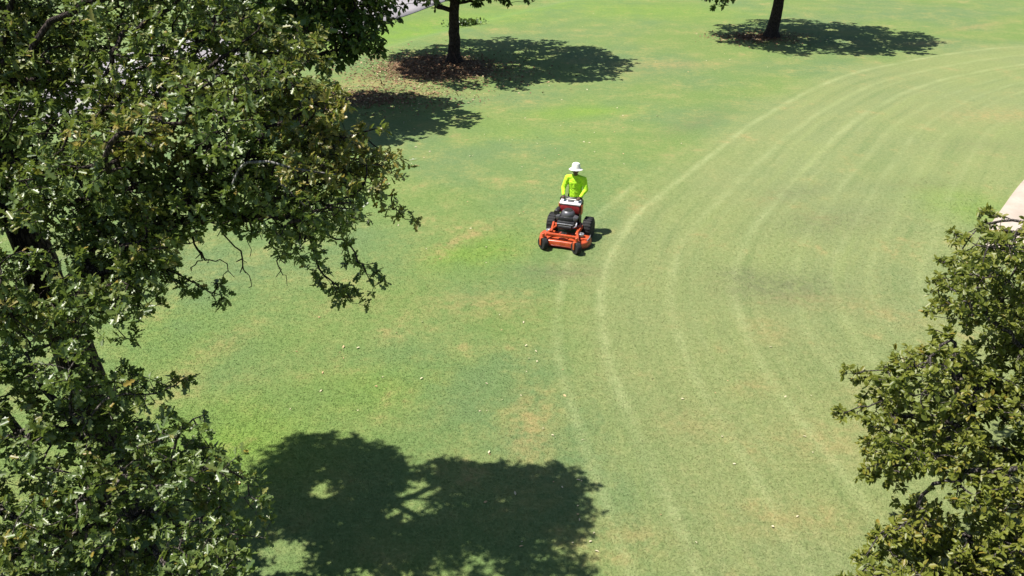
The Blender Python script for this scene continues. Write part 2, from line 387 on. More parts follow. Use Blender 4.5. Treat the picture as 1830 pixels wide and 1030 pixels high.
class Tree:
    def __init__(s, name, base, trunk, rads, rng, label, group=None):
        s.rng = rng; s.base = np.array(base, float)
        s.root = empty(name, base); tag(s.root, label, 'tree', group)
        s.P = np.zeros((200000, 3)); s.par, s.L, s.strands = [], [], []; s.path = np.zeros(200000); s.N = 0
        tp, _ = None, None
        pts = np.array(trunk, float) - s.base
        d = np.r_[0, np.cumsum(np.linalg.norm(np.diff(pts, axis=0), axis=1))]
        t = np.arange(0, d[-1] + .01, .22); q = np.stack([np.interp(t, d, pts[:, i]) for i in range(3)], 1)
        q += np.cumsum(rng.normal(0, .012, q.shape), 0) * np.array([1, 1, 0])
        ids = []
        for i, p in enumerate(q):
            s.P[i] = p; s.par.append(i - 1); s.L.append(0.); s.path[i] = t[i]; ids.append(i); s.N = i + 1
        s.trunk_r = np.interp(t, d, rads); s.ntr = len(q)
        s.trunk_ids = ids
    def add(s, tgt, ids=None, arch=.12, step=.25, wob=.05, kpath=.25, dn=1.2, hang=0.):
        P = s.P[:s.N] if ids is None else s.P[ids]; path = s.path[:s.N] if ids is None else s.path[ids]
        dv = tgt - P; dist = np.linalg.norm(dv, axis=1)
        cost = dist + kpath * path + dn * np.maximum(0, P[:, 2] - tgt[2] - .05) + hang * np.maximum(0, tgt[2] + .15 - P[:, 2])
        if ids is None: cost[:max(2, int(s.ntr * .3))] += 3
        k = int(np.argmin(cost)); k = k if ids is None else ids[k]
        a = s.P[k].copy(); L = np.linalg.norm(tgt - a); n = max(2, int(L / step))
        c1 = a + (tgt - a) * .5 + np.array([0, 0, arch * L]) + s.rng.normal(0, .08 * L, 3)
        prev = k; new = [k]
        for i in range(1, n + 1):
            t = i / n; p = (1 - t) ** 2 * a + 2 * t * (1 - t) * c1 + t * t * tgt
            if i < n: p = p + s.rng.normal(0, wob * step * 1.6, 3)
            q = s.N; s.P[q] = p; s.par.append(prev); s.L.append(0.); s.path[q] = s.path[prev] + L / n; prev = q; s.N += 1; new.append(prev)
        s.strands.append(new); return new
    def build(s, clumps, bark, leafm, T=OAK, F=OAK_F, lsize=.12, per_tip=9, tips=26, zflat=.6, parts=0, tipr=.0035, up_bias=1., bare=(), limb_r=.034):
        """clumps: list of (centre(world), radius, density, dry)"""
        rng = s.rng; C = [(np.array(c[0], float) - s.base, *c[1:]) for c in clumps]
        tp = s.P[:s.N].copy()
        C.sort(key=lambda c: np.min(np.linalg.norm(tp - c[0], axis=1)))
        LP, LD, LU, LT, LY = [], [], [], [], []
        for c, r, dens, dry in C:
            new = s.add(c, arch=.10, step=.22, kpath=.3) if r > .2 else s.add(c, arch=.06, step=.15, kpath=.05, dn=0, hang=2.2)
            ids = list(new[len(new) // 2:]) if len(new) > 3 else list(new[1:])
            tone = rng.normal(0, .13)
            nt_ = max(3, int(tips * dens * (r / .45) ** 2))
            for _ in range(nt_):
                v = rng.normal(size=3); v /= np.linalg.norm(v); v *= r * rng.uniform(.35, 1.08) ** .6; v[2] *= zflat
                tip = c + v
                tw = s.add(tip, ids=ids, arch=.05, step=.12, wob=.06, kpath=.1, dn=.3)
                ids += tw[1:]; s.L[tw[-1]] += 1
                e1, e0 = s.P[tw[-1]], s.P[tw[-2]]
                dirn = e1 - e0; ln = np.linalg.norm(dirn) + 1e-9; dirn = dirn / ln
                n = rng.poisson(per_tip) + 1
                bt = tone + rng.normal(0, .1)
                f = np.where(np.arange(n) < n * .55, 0, rng.uniform(0, min(1., .22 / ln), n))[:, None]
                LP.append(e1 * (1 - f) + e0 * f + rng.normal(0, .012, (n, 3)))
                rd = rng.normal(size=(n, 3)); rd -= dirn * (rd @ dirn)[:, None]; rd /= np.linalg.norm(rd, axis=1)[:, None] + 1e-9
                dd = dirn * rng.uniform(.1, .9, (n, 1)) + rd; dd[:, 2] += rng.uniform(-.35, .25, n); LD.append(dd)
                uu = rng.normal(0, .48, (n, 3)); uu[:, 0] -= .25; uu[:, 2] += up_bias; LU.append(uu)
                LT.append(bt + rng.normal(0, .16, n))
                LY.append(np.where(rng.random(n) > .012, np.clip(dry + rng.normal(0, .18, n), 0, 1), .9))
        for pts in bare:                           # leafless twigs
            for b in pts:
                tw = s.add(np.array(b) - s.base, arch=.03, step=.11, wob=.14, kpath=.02, dn=0, hang=.6); s.L[tw[-1]] += 1.6
        # pipe model radii
        W = np.array(s.L); par = s.par
        for i in range(len(par) - 1, 0, -1):
            if par[i] >= 0: W[par[i]] += W[i]
        rad = np.maximum(tipr * np.maximum(W, .5) ** .47, tipr * .8)
        P = s.P[:s.N].copy()
        tr = np.maximum(s.trunk_r, 0)
        trunk = tubes([(P[:s.ntr], tr)], 'trunk'); link('trunk', trunk, bark, s.root, True)
        twigs = []
        for st in s.strands:
            r = [rad[i] for i in st]; r[0] = min(r[0], r[1] * 1.15)
            mx = float(np.interp(s.path[st[0]], np.arange(s.ntr) * .22, tr)) * .75 if st[0] < s.ntr else 9
            r = [min(x, max(mx, tipr)) for x in r]
            if r[1] > limb_r:
                link('limb', tubes([(P[st], r)], 'limb'), bark, s.root, True)
            else: twigs.append((P[st], r))
        tw = link('twigs', tubes(twigs, 'twigs'), bark, s.root, True); tag(tw, kind='stuff')
        LP, LD, LU, LT, LY = map(np.concatenate, (LP, LD, LU, LT, LY))
        fr = leaf_frames(LD, LU); size = lsize * np.clip(rng.normal(1, .2, len(LP)), .55, 1.5)
        LT = np.clip(.45 + LT, 0, 1)
        keep = np.ones(len(LP), bool); pick = []
        if parts:                                  # the leaves that show largest become parts of their own
            q, dep = proj(LP + s.base); vis = (q[:, 0] > 0) & (q[:, 0] < 1830) & (q[:, 1] > 0) & (q[:, 1] < 1030)
            order = np.argsort(dep); seen = set()
            for i in order:
                if not vis[i] or size[i] / dep[i] * FPX < 10: continue
                key = (int(q[i, 0] // 16), int(q[i, 1] // 16))
                if key in seen: continue
                seen.add(key); pick.append(i)
            area = np.array([size[i] / dep[i] for i in pick]); pick = [pick[i] for i in np.argsort(-area)[:parts]]
            keep[pick] = False
        crown = link('crown', leaves_mesh('crown', LP[keep], fr[keep], size[keep], LT[keep], LY[keep], T, F), leafm, s.root)
        tag(crown, kind='stuff')
        if pick:
            var = []
            for k in range(8):
                one = leaves_mesh('leaf', np.zeros((1, 3)), np.eye(3)[None], np.ones(1), np.array([.15 + .1 * k]), np.array([.0 if k < 6 else .35]), T, F)
                one.materials.append(leafm); var.append(one)
            for i in pick:
                k = int(np.clip((LT[i] - .15) / .1 + .5, 0, 7))
                o = bpy.data.objects.new('leaf', var[k]); COL.objects.link(o); o.parent = crown
                m = Matrix([list(fr[i][r] * size[i]) + [LP[i][r]] for r in range(3)] + [[0, 0, 0, 1]]); o.matrix_local = m
        print(s.root.name, 'leaves', len(LP), 'strands', len(s.strands))
        return s

def fill(rng, cen, rad, n, mind, accept=None, shell=.0, tries=40000):
    out = []
    for _ in range(tries):
        v = rng.normal(size=3); v /= np.linalg.norm(v); v *= (shell + (1 - shell) * rng.random()) ** (1 / 3.)
        p = np.array(cen) + v * np.array(rad)
        if out and np.min(np.linalg.norm(np.array(out) - p, axis=1)) < mind: continue
        if accept is not None and not accept(p): continue
        out.append(p)
        if len(out) >= n: break
    return out

def cover(rng, sil, step, yr, accept, hr, box, tries=18):
    """clump centres so that the crown is closed where the photograph shows it closed"""
    out = []
    for gx_ in np.arange(box[0], box[2], step):
        for gy_ in np.arange(box[1], box[3], step):
            for tt in range(tries):
                px, py = gx_ + rng.uniform(-.5, .5) * step, gy_ + rng.uniform(-.5, .5) * step
                if not inside(np.array([[px, py]]), sil)[0]: continue
                dr = ray(px, py); kk = -dr[2] / dr[1]; p = at(px, py, yr[0] / (1 + yr[1] * kk) + rng.uniform(-yr[2], yr[3]) - yr[4] * tt / tries)
                if not hr[0] < p[2] < hr[1] or not accept(p): continue
                if out and np.min(np.linalg.norm(np.array(out) - p, axis=1)) < .3: continue
                out.append(p); break
    return out

M_bark = bark_mat('oak_bark', (.075, .062, .052), (.17, .15, .135))
M_bark2 = bark_mat('dark_bark', (.04, .03, .026), (.085, .065, .056))
M_dead = bark_mat('dead_wood', (.26, .24, .22), (.42, .40, .38))
M_oak = leaf_mat('oak_leaf', (.065, .112, .026), (.125, .182, .042), (.185, .230, .070), (.28, .21, .034), .40, .65, .38)
M_leafr = leaf_mat('olive_leaf', (.095, .122, .016), (.165, .190, .026), (.235, .250, .050), (.25, .19, .03), .44, .5, .38)
M_leaff = leaf_mat('park_leaf', (.028, .060, .012), (.050, .096, .018), (.085, .135, .03), (.14, .12, .03), .42, .45, .24)

# --- tall oak on the left (its crown throws the big shadow at the front)
SIL_B = [(-900, -420), (200, -420), (420, -160), (520, 10), (585, 60), (600, 110), (590, 175), (690, 262), (712, 300), (690, 335), (640, 330), (600, 400), (540, 440),
         (500, 395), (420, 390), (330, 410), (280, 455), (240, 500), (225, 560), (180, 575), (100, 560), (-20, 600), (-900, 640)]
SHA_B = [(445, 915), (500, 822), (535, 790), (600, 795), (680, 815), (735, 835), (775, 830), (830, 850), (900, 850), (960, 862), (1010, 875), (1040, 930), (1050, 990), (1060, 1030), (1055, 1100), (1000, 1400), (-400, 1400), (-400, 640), (180, 720), (290, 800), (380, 880)]
HOLES = [(748, 830, 50), (752, 890, 58), (580, 872, 52), (520, 1010, 80), (690, 935, 34), (850, 990, 44), (905, 910, 40), (640, 1035, 48), (975, 980, 34), (780, 1020, 34), (660, 860, 26), (830, 880, 26), (610, 960, 30)]
def ok_b(p):
    q, dep = proj(p)
    if not inside(q, SIL_B)[0]: return False
    if 20 < q[0, 0] < 130 and 390 < q[0, 1] < 520: return False
    s, _ = proj(shadow(p)); x, y = s[0]
    if y > 1060 or x < -50: return True
    if not inside(s, SHA_B)[0]: return False
    return all(math.hypot(x - a, y - b) > r for a, b, r in HOLES)
rng = np.random.default_rng(7)
cb = cover(rng, SIL_B, 42, (10.4, .62, .5, .2, .9), ok_b, (2.6, 7.6), (-420, -130, 720, 620))
cb += cover(rng, SIL_B, 58, (10.7, .62, .2, .5, .8), ok_b, (2.6, 7.6), (-60, -60, 500, 230)) + cover(rng, SIL_B, 47, (10.0, .62, .3, .1, .6), ok_b, (2.4, 7.6), (-80, 290, 620, 610))
for gx_, gy_, hh in [(690, 1000, 5.4), (735, 970, 5.7), (790, 985, 5.9), (860, 955, 6.0), (905, 985, 6.1), (950, 1005, 6.2), (1000, 960, 6.2), (1015, 1020, 6.2), (930, 1050, 6.0), (820, 1045, 5.8), (740, 1050, 5.5), (980, 1075, 5.9), (875, 1030, 5.9), (1000, 905, 6.2), (625, 955, 5.2), (560, 940, 5.0), (510, 880, 5.2), (540, 830, 5.6)]:
    g = ground(gx_, gy_)
    if all(math.hypot(gx_ - a, gy_ - b) > r * .7 for a, b, r in HOLES): cb.append(g + np.array(to_sun) * hh / to_sun.z)
tree_b = Tree('oak_tree', (-5.35, 8.0, 0), [(-5.35, 8.0, -.1), (-5.3, 8.0, .5), (-5.25, 8.1, 2), (-5.5, 8.3, 4), (-5.6, 8.3, 5.6), (-5.3, 8.2, 7.2)], [.42, .3, .25, .2, .13, .04], rng,
              'tall spreading oak with bare hanging twigs over the lawn, its crown casting the broken shadow')
tips_b = [(205, 520, 7.5), (250, 500, 7.6), (225, 540, 7.5), (180, 560, 7.4), (320, 515, 7.6), (370, 520, 7.6), (655, 490, 8.2), (615, 530, 7.9), (585, 500, 8.0), (650, 300, 8.8), (620, 400, 8.4), (702, 375, 8.6), (724, 392, 8.6), (680, 350, 8.6), (655, 340, 8.7), (600, 428, 8.3), (640, 470, 8.2), (668, 512, 8.15), (570, 480, 8.0), (600, 518, 7.9), (630, 543, 7.9), (345, 505, 7.6), (395, 528, 7.6), (300, 505, 7.6), (265, 545, 7.5), (225, 605, 7.3), (240, 560, 7.4), (290, 470, 7.8), (690, 275, 8.9), (640, 262, 9.1), (700, 310, 8.8)]
cl_b = []
for p in cb:
    q, _ = proj(p); dry = np.clip((q[0, 0] - 420) / 260, 0, .55) if q[0, 1] < 340 else .05
    if 200 < q[0, 0] < 330 and 190 < q[0, 1] < 270: dry = .6
    if q[0, 1] < 190: dry = max(dry, rng.uniform(.08, .3))
    if rng.random() < .1: dry = max(dry, .4)
    cl_b.append((p, rng.uniform(.27, .42), 1., dry))
cl_b += [(at(*t), .17, 1.3, .5 if t[1] < 400 and t[0] > 600 else .08) for t in tips_b]
cl_b += [(at(x, y, yy), .27, 1.1, .42) for x, y, yy in [(660, 288, 8.6), (690, 300, 8.6), (622, 272, 8.7), (592, 215, 8.8), (566, 152, 8.9), (548, 110, 8.9), (640, 318, 8.5), (600, 300, 8.5), (575, 260, 8.7), (535, 60, 8.9)]]
cl_b += [(at(x, y, 9.0), .36, 1., .15) for x, y in [(15, 180), (60, 150), (20, 225), (75, 205), (40, 110), (110, 60), (140, 30), (160, 90), (20, 30), (70, 40), (215, 40), (30, 270)]]
bare = [[at(x, y, 7.95 + .4 * (x - 300) / 300 - .3 * (y - 400) / 110 + rng.uniform(-.1, .1)) for x, y in [(345, 425), (400, 420), (455, 425), (510, 430), (560, 440), (610, 455)] + sorted([(rng.uniform(275, 560), rng.uniform(415, 470)) for _ in range(24)] + [(rng.uniform(290, 520), rng.uniform(455, 515)) for _ in range(26)], key=lambda q: q[1])]]
tree_b.build(cl_b, M_bark2, M_oak, lsize=.084, per_tip=8.5, tips=23, zflat=.5, parts=300, bare=bare)
def dead(points, rr, root):
    pts = np.array([at(*p) for p in points]); d = np.r_[0, np.cumsum(np.linalg.norm(np.diff(pts, axis=0), axis=1))]
    t = np.linspace(0, d[-1], 14); q = np.stack([np.interp(t, d, pts[:, i]) for i in range(3)], 1) - np.array(root.location)
    o = link('dead_branch', tubes([(q, np.interp(t, [0, d[-1]], rr))], 'dead_branch'), M_dead, root, True); o['label'] = 'pale grey leafless branch'
for pts, rr in [([(600, 312, 7.6), (565, 308, 7.5), (520, 300, 7.4), (480, 289, 7.35), (440, 291, 7.3)], (.012, .017)), ([(508, 298, 7.38), (498, 325, 7.35), (520, 345, 7.3), (545, 368, 7.3)], (.013, .008)), ([(415, 330, 7.3), (425, 305, 7.35), (440, 291, 7.3)], (.010, .016)), ([(190, 235, 7.2), (235, 240, 7.2), (275, 262, 7.2)], (.012, .02))]:
    dead(pts, rr, tree_b.root)

# --- shorter oak in front, lower left
SIL_A = [(-900, 590), (60, 585), (130, 600), (165, 700), (225, 690), (290, 745), (330, 800), (400, 850), (430, 880), (435, 940), (410, 1010), (420, 1250), (-900, 1250)]
def ok_a(p):
    q, dep = proj(p)
    if not inside(q, SIL_A)[0]: return False
    s, _ = proj(shadow(p)); x, y = s[0]
    return y > 1060 or (inside(s, SIL_A)[0] and x < 360)
rng = np.random.default_rng(21)
ca = cover(rng, SIL_A, 58, (10.38, .74, .35, .2, .4), ok_a, (.7, 3.8), (-300, 580, 440, 1200))
tree_a = Tree('oak_tree', (-4.6, 6.7, 0), [(-4.6, 6.7, -.1), (-4.58, 6.7, .4), (-4.5, 6.75, 1.2), (-4.6, 6.85, 2.1), (-4.7, 6.95, 2.9)], [.22, .15, .12, .08, .03], rng,
              'short bushy oak crowding the foot of the tall oak')
cl_a = [(p, rng.uniform(.27, .40), 1., .02 if rng.random() > .08 else .3) for p in ca]
cl_a += [(at(*t), .15, 1.3, dd) for t, dd in [((300, 690, 6.8), .15), ((328, 677, 6.8), .2), ((270, 705, 6.8), .05), ((350, 790, 6.5), .05), ((215, 690, 6.8), .05), ((440, 860, 5.9), .1), ((455, 912, 5.8), .2), ((400, 850, 6.1), .05), ((375, 800, 6.4), .05), ((445, 885, 5.8), .15), ((150, 600, 7.0), .05), ((20, 960, 5.4), .5)]]
tree_a.build(cl_a, M_bark, M_oak, lsize=.090, per_tip=8.5, tips=31, zflat=.52, parts=300)

# --- tree on the right
SIL_D = [(1750, 438), (1795, 424), (1830, 416), (2500, 360), (2700, 1250), (1530, 1250), (1545, 1010), (1590, 950), (1640, 915), (1700, 960), (1740, 955), (1760, 925), (1710, 885), (1690, 850), (1630, 842), (1585, 828), (1570, 790), (1555, 740), (1560, 690), (1620, 660), (1655, 620), (1685, 580), (1705, 520), (1725, 490)]
def ok_d(p):
    q, dep = proj(p)
    if not inside(q, SIL_D)[0]: return False
    if math.hypot(q[0, 0] - 1787, q[0, 1] - 432) < 20: return False
    s, _ = proj(shadow(p)); x, y = s[0]
    if x > 1830 or y > 1030: return True
    return inside(s, SIL_D)[0] and math.hypot(x - 1690, y - 890) > 30
rng = np.random.default_rng(5)
cd = cover(rng, SIL_D, 46, (11.3, .70, .4, .6, .6), ok_d, (.7, 4.8), (1530, 380, 2150, 1230)) + fill(rng, (8.4, 8.2, 2.3), (2.8, 3.0, 1.6), 30, .47, ok_d, tries=6000)
tree_d = Tree('broadleaf_tree', (7.6, 8.3, 0), [(7.6, 8.3, -.1), (7.6, 8.3, .5), (7.5, 8.35, 1.4), (7.4, 8.4, 2.6), (7.5, 8.4, 4.0)], [.26, .18, .15, .10, .03], rng,
              'olive green round-crowned tree beside the beige path')
cl_d = [(p, rng.uniform(.26, .38), 1., .04 if rng.random() > .12 else .35) for p in cd]
cl_d += [(at(*t), .14, 1.4, .1) for t in [(1760, 383, 10.2), (1765, 400, 10.1), (1685, 470, 9.7), (1700, 500, 9.6), (1672, 503, 9.5), (1690, 545, 9.3), (1665, 548, 9.2), (1525, 668, 8.1), (1545, 675, 8.1), (1510, 738, 7.7), (1535, 735, 7.7), (1550, 842, 7.2), (1575, 690, 8.0), (1565, 735, 7.7), (1710, 425, 10.0), (1720, 445, 9.9), (1545, 1000, 6.2), (1640, 905, 6.6), (1585, 955, 6.4), (1600, 860, 7.1)]]
tree_d.build(cl_d, M_bark, M_leafr, T=OVAL, F=OVAL_F, lsize=.070, per_tip=11, tips=52, parts=300)

# --- three park trees farther back
def park_tree(base, lean, rad, cen_h, vr, n, seed, label, rads, name, crown_off=(0, 0), low=(), lsz=.2):
    rng = np.random.default_rng(seed); b = np.array(base, float); b[2] = float(terrain(b[0], b[1]))
    cen = b + np.array([crown_off[0], crown_off[1], cen_h])
    c = fill(rng, cen, (rad[0], rad[1], vr), n, .72, None, .05)
    tr = [b + np.array([0, 0, -.1]), b + np.array([.0, 0, .35]), b + np.array([lean * .4, 0, 1.6]), b + np.array([lean, .1, 3.2]), cen + np.array([0, 0, vr * .6])]
    t = Tree(name, tuple(b), tr, rads, rng, label)
    cl = [(p, rng.uniform(.6, .85), 1., .03) for p in c] + [(np.array(q), r, 1., .1) for q, r in low]
    t.build(cl, M_bark2, M_leaff, T=OVAL, F=OVAL_F, lsize=lsz, per_tip=6, tips=14, zflat=.65, tipr=.006, limb_r=.075)
    return t
t1b = T1.copy()
park_tree(T1, .12, (4.9, 4.5), 4.9, 2.1, 120, 3, 'shade tree with forked trunk on brown leaf litter in front of the road', [.46, .27, .22, .19, .05], 'shade_tree', (.1, 0),
          low=[(at(716, 10, 34.5), .22), (at(775, 8, 35), .3), (at(905, -8, 35), .5), (at(850, 5, 35.3), .3), (at(770, -15, 35), .5), (at(945, 4, 35), .22), (at(700, -28, 34.5), .4)])
park_tree(T2, .28, (5.0, 4.5), 5.1, 2.0, 120, 4, 'shade tree with single trunk standing out on the open lawn', [.5, .3, .25, .21, .05], 'shade_tree', (0, 0),
          low=[(at(1285, 8, 39.5), .35), (at(1300, -8, 39.5), .45), (at(1270, -10, 39.5), .4), (at(1390, -20, 39.5), .5)])
rngc = np.random.default_rng(9)
lowc = [(at(x, y, 26.2), .42) for x, y in [(560, 20), (600, 20), (640, 30), (660, 75), (630, 85), (600, 90), (570, 60), (590, 115), (650, 50), (540, 60), (615, 55), (668, 92), (580, 95), (640, -10), (600, -15), (545, 100), (625, 105), (520, 20)]]
park_tree(T3, .1, (3.5, 3.5), 4.0, 1.9, 75, 12, 'dark leafy low-branched shade tree half hidden behind the tall oak', [.4, .24, .2, .16, .05], 'shade_tree', (.1, 0), low=lowc, lsz=.22)

# ------------------------------------------------------------------ mower
class MB:
    """collects bevelled boxes, cylinders, lathes, prisms and tubes, then links them as ONE mesh"""
    def __init__(s): s.bm = bmesh.new()
    def _merge(s, b, M=None):
        if M is not None: bmesh.ops.transform(b, matrix=M, verts=b.verts)
        me = bpy.data.meshes.new('t'); b.to_mesh(me); b.free(); s.bm.from_mesh(me); bpy.data.meshes.remove(me); return s
    def box(s, c, d, bev=.012, rot=(0, 0, 0), taper=1.):
        b = bmesh.new(); bmesh.ops.create_cube(b, size=1)
        for v in b.verts:
            k = taper if v.co.z > 0 else 1
            v.co = Vector((v.co.x * d[0] * k, v.co.y * d[1] * k, v.co.z * d[2]))
        if bev: bmesh.ops.bevel(b, geom=b.edges[:], offset=min(bev, min(d) * .45), segments=2, affect='EDGES', profile=.5)
        return s._merge(b, Matrix.Translation(c) @ (Matrix.Rotation(rot[2], 4, 'Z') @ Matrix.Rotation(rot[1], 4, 'Y') @ Matrix.Rotation(rot[0], 4, 'X')))
    def lathe(s, prof, c=(0, 0, 0), axis='Z', n=24):
        b = bmesh.new(); rings = []
        for r, z in prof:
            rings.append([b.verts.new((r * math.cos(2 * math.pi * i / n), r * math.sin(2 * math.pi * i / n), z)) for i in range(n)])
        for a, c2 in zip(rings[:-1], rings[1:]):
            for i in range(n): b.faces.new((a[i], a[(i + 1) % n], c2[(i + 1) % n], c2[i]))
        if prof[0][0] > 1e-4: b.faces.new(rings[0][::-1])
        if prof[-1][0] > 1e-4: b.faces.new(rings[-1])
        bmesh.ops.remove_doubles(b, verts=b.verts, dist=1e-5)
        M = {'Z': Matrix.Identity(4), 'X': Matrix.Rotation(R(90), 4, 'Y'), 'Y': Matrix.Rotation(R(-90), 4, 'X')}[axis]
        return s._merge(b, Matrix.Translation(c) @ M)
    def tube(s, pts, r, k=8):
        pts = np.array(pts, float); rr = r if hasattr(r, '__len__') else [r] * len(pts)
        me = tubes([(pts, rr)], 't') if k == 0 else None
        b = bmesh.new(); tg = np.gradient(pts, axis=0); tg /= np.linalg.norm(tg, axis=1)[:, None]; rings = []
        ref = np.array([.1, .2, .97]) if abs(tg[0][2]) < .8 else np.array([.97, .2, .1])
        for i in range(len(pts)):
            a = np.cross(tg[i], ref); a /= np.linalg.norm(a); c = np.cross(tg[i], a)
            rings.append([b.verts.new(pts[i] + rr[i] * (a * math.cos(2 * math.pi * j / k) + c * math.sin(2 * math.pi * j / k))) for j in range(k)])
        for a, c in zip(rings[:-1], rings[1:]):
            for i in range(k): b.faces.new((a[i], a[(i + 1) % k], c[(i + 1) % k], c[i]))
        b.faces.new(rings[0][::-1]); b.faces.new(rings[-1]); return s._merge(b)
    def prism(s, outline, z0, z1, bev=.02, inset=1.):
        b = bmesh.new(); cx = sum(p[0] for p in outline) / len(outline); cy = sum(p[1] for p in outline) / len(outline)
        lo = [b.verts.new((x, y, z0)) for x, y in outline]; hi = [b.verts.new((cx + (x - cx) * inset, cy + (y - cy) * inset, z1)) for x, y in outline]
        n = len(lo); top = b.faces.new(hi); b.faces.new(lo[::-1])
        for i in range(n): b.faces.new((lo[i], lo[(i + 1) % n], hi[(i + 1) % n], hi[i]))
        bmesh.ops.recalc_face_normals(b, faces=b.faces)
        if bev: bmesh.ops.bevel(b, geom=[e for e in b.edges if top in e.link_faces], offset=bev, segments=3, affect='EDGES', profile=.5)
        return s._merge(b)
    def ball(s, c, r, sc=(1, 1, 1), M=None):
        b = bmesh.new(); bmesh.ops.create_uvsphere(b, u_segments=16, v_segments=10, radius=r)
        return s._merge(b, Matrix.Translation(c) @ (M or Matrix.Identity(4)) @ Matrix.Diagonal((*sc, 1)))
    def build(s, name, mat, parent=None, flat=False):
        me = bpy.data.meshes.new(name); bmesh.ops.recalc_face_normals(s.bm, faces=s.bm.faces); s.bm.to_mesh(me); s.bm.free()
        o = link(name, me, mat, parent)
        if not flat:
            me.polygons.foreach_set('use_smooth', [True] * len(me.polygons))
            try: me.set_sharp_from_angle(angle=R(35))
            except Exception: pass
        return o

M_red = paint('mower_orange_red', (.50, .075, .022), .3, 0, .25, 14, .6, dirt=(.30, .20, .10))
M_dred = paint('mower_dark_red', (.22, .012, .012), .35, 0, .3, 10, .5)
M_blk = paint('black_plastic', (.018, .018, .02), .45, 0, .3, 12)
M_rub = paint('rubber', (.022, .022, .024), .8, 0, .35, 18, .3, dirt=(.06, .06, .03))
M_gry = paint('engine_grey', (.11, .11, .12), .35, .3, .25, 10)
M_sil = paint('silver_metal', (.55, .54, .56), .3, .75, .2, 16)
M_wht = paint('console_white', (.78, .72, .72), .4, 0, .1, 12)
M_rim = paint('rim_cream', (.6, .58, .52), .45, 0, .15, 12)

gm = ground(1014, 428)
MYAW = R(-19)
mower = empty('stand_on_mower', (gm[0], gm[1], float(terrain(gm[0], gm[1])) + .002), MYAW)
mower.scale = (.93,) * 3; bpy.context.view_layer.update()
tag(mower, 'orange-red stand-on lawn mower with black engine and four black tyres', 'mower')
# deck shell: rounded plan, three blade domes, pulleys
outl = [(x, y * .86) for x, y in [(-.66, -.30), (-.62, -.50), (-.50, -.66), (-.30, -.72), (.0, -.70), (.30, -.72), (.50, -.66), (.62, -.50), (.66, -.30), (.64, -.08), (.50, .02), (-.50, .02), (-.64, -.08)]]
deck = MB().prism(outl, .085, .205, .03, .97).build('deck', M_red, mower)
MB().prism([(x * 1.015, (y + .34) * 1.02 - .34) for x, y in outl], .065, .092, .006).build('deck_trim', M_dred, deck)
for x, y in ((-.40, -.26), (0, -.38), (.40, -.26)):
    MB().lathe([(.13, 0), (.13, .03), (.10, .05), (.06, .055), (.06, .085), (0, .085)], (x, y, .203)).build('spindle_housing', M_red, deck)
    MB().lathe([(.085, 0), (.085, .012), (.07, .016), (.07, .024), (.085, .03), (.085, .042), (.03, .046), (.02, .07), (0, .07)], (x, y, .29), n=20).build('pulley', M_sil if x else M_blk, deck)
MB().box((-.22, -.36, .262), (.30, .035, .012), .003, (0, 0, R(28))).box((.22, -.36, .262), (.30, .035, .012), .003, (0, 0, R(-28))).build('belt', M_blk, deck)
MB().box((.52, -.22, .225), (.20, .24, .03), .01).build('belt_cover', M_red, deck)
MB().tube([(.60, -.42, .23), (.63, -.25, .26), (.60, -.06, .23)], .012).build('lift_rod', M_sil, deck)
# frame rails and front beam
fr = MB()
for sx in (-1, 1):
    fr.tube([(sx * .27, .28, .36), (sx * .27, -.05, .36), (sx * .32, -.30, .37), (sx * .40, -.54, .33), (sx * .42, -.70, .30)], .032)
fr.box((0, -.52, .33), (.80, .075, .065), .012).box((0, -.02, .385), (.70, .11, .06), .012)
frame = fr.build('frame', M_red, mower)
for sx in (-1, 1):
    MB().box((sx * .34, -.20, .37), (.05, .40, .10), .012, (R(12), 0, R(-8 * sx))).build('hanger_arm', M_red, frame)
for sx in (-1, 1):
    c = empty('caster', (sx * .42, -.73, 0), R(50)); c.parent = mower; c.scale = (1.12,) * 3
    MB().lathe([(.034, .27), (.034, .375), (.02, .39), (0, .39)], (0, 0, 0)).box((0, 0, .285), (.15, .07, .02), .004).box((-.075, 0, .20), (.014, .06, .17), .003).box((.075, 0, .20), (.014, .06, .17), .003).build('fork', M_red, c)
    MB().lathe([(.055, -.058), (.125, -.058), (.142, -.042), (.146, 0), (.142, .042), (.125, .058), (.055, .058)], (0, 0, .146), 'X').build('tyre', M_rub, c)
    MB().lathe([(0, -.05), (.055, -.05), (.058, 0), (.055, .05), (0, .05)], (0, 0, .146), 'X', 18).build('rim', M_blk, c)
# drive wheels
for sx in (-1, 1):
    wlo = empty('drive_wheel', (sx * .46, .27, 0)); wlo.parent = mower
    MB().lathe([(.13, -.115), (.225, -.12), (.258, -.10), (.272, -.05), (.275, 0), (.272, .05), (.258, .10), (.225, .12), (.13, .115)], (0, 0, .276), 'X', 32).build('tyre', M_rub, wlo)
    tr_ = MB()
    for i in range(22):
        a = 2 * math.pi * i / 22; tr_.box((0, .276 * math.cos(a), .276 + .276 * math.sin(a)), (.19, .03, .012), .003, (a + R(90), 0, 0))
    tr_.build('tread', M_rub, wlo)
    MB().lathe([(0, .02), (.05, .03), (.09, .06), (.132, .09), (.132, -.09), (.09, -.06), (.05, -.03), (0, -.02)], (0, 0, .276), 'X', 24).build('rim', M_rim, wlo)
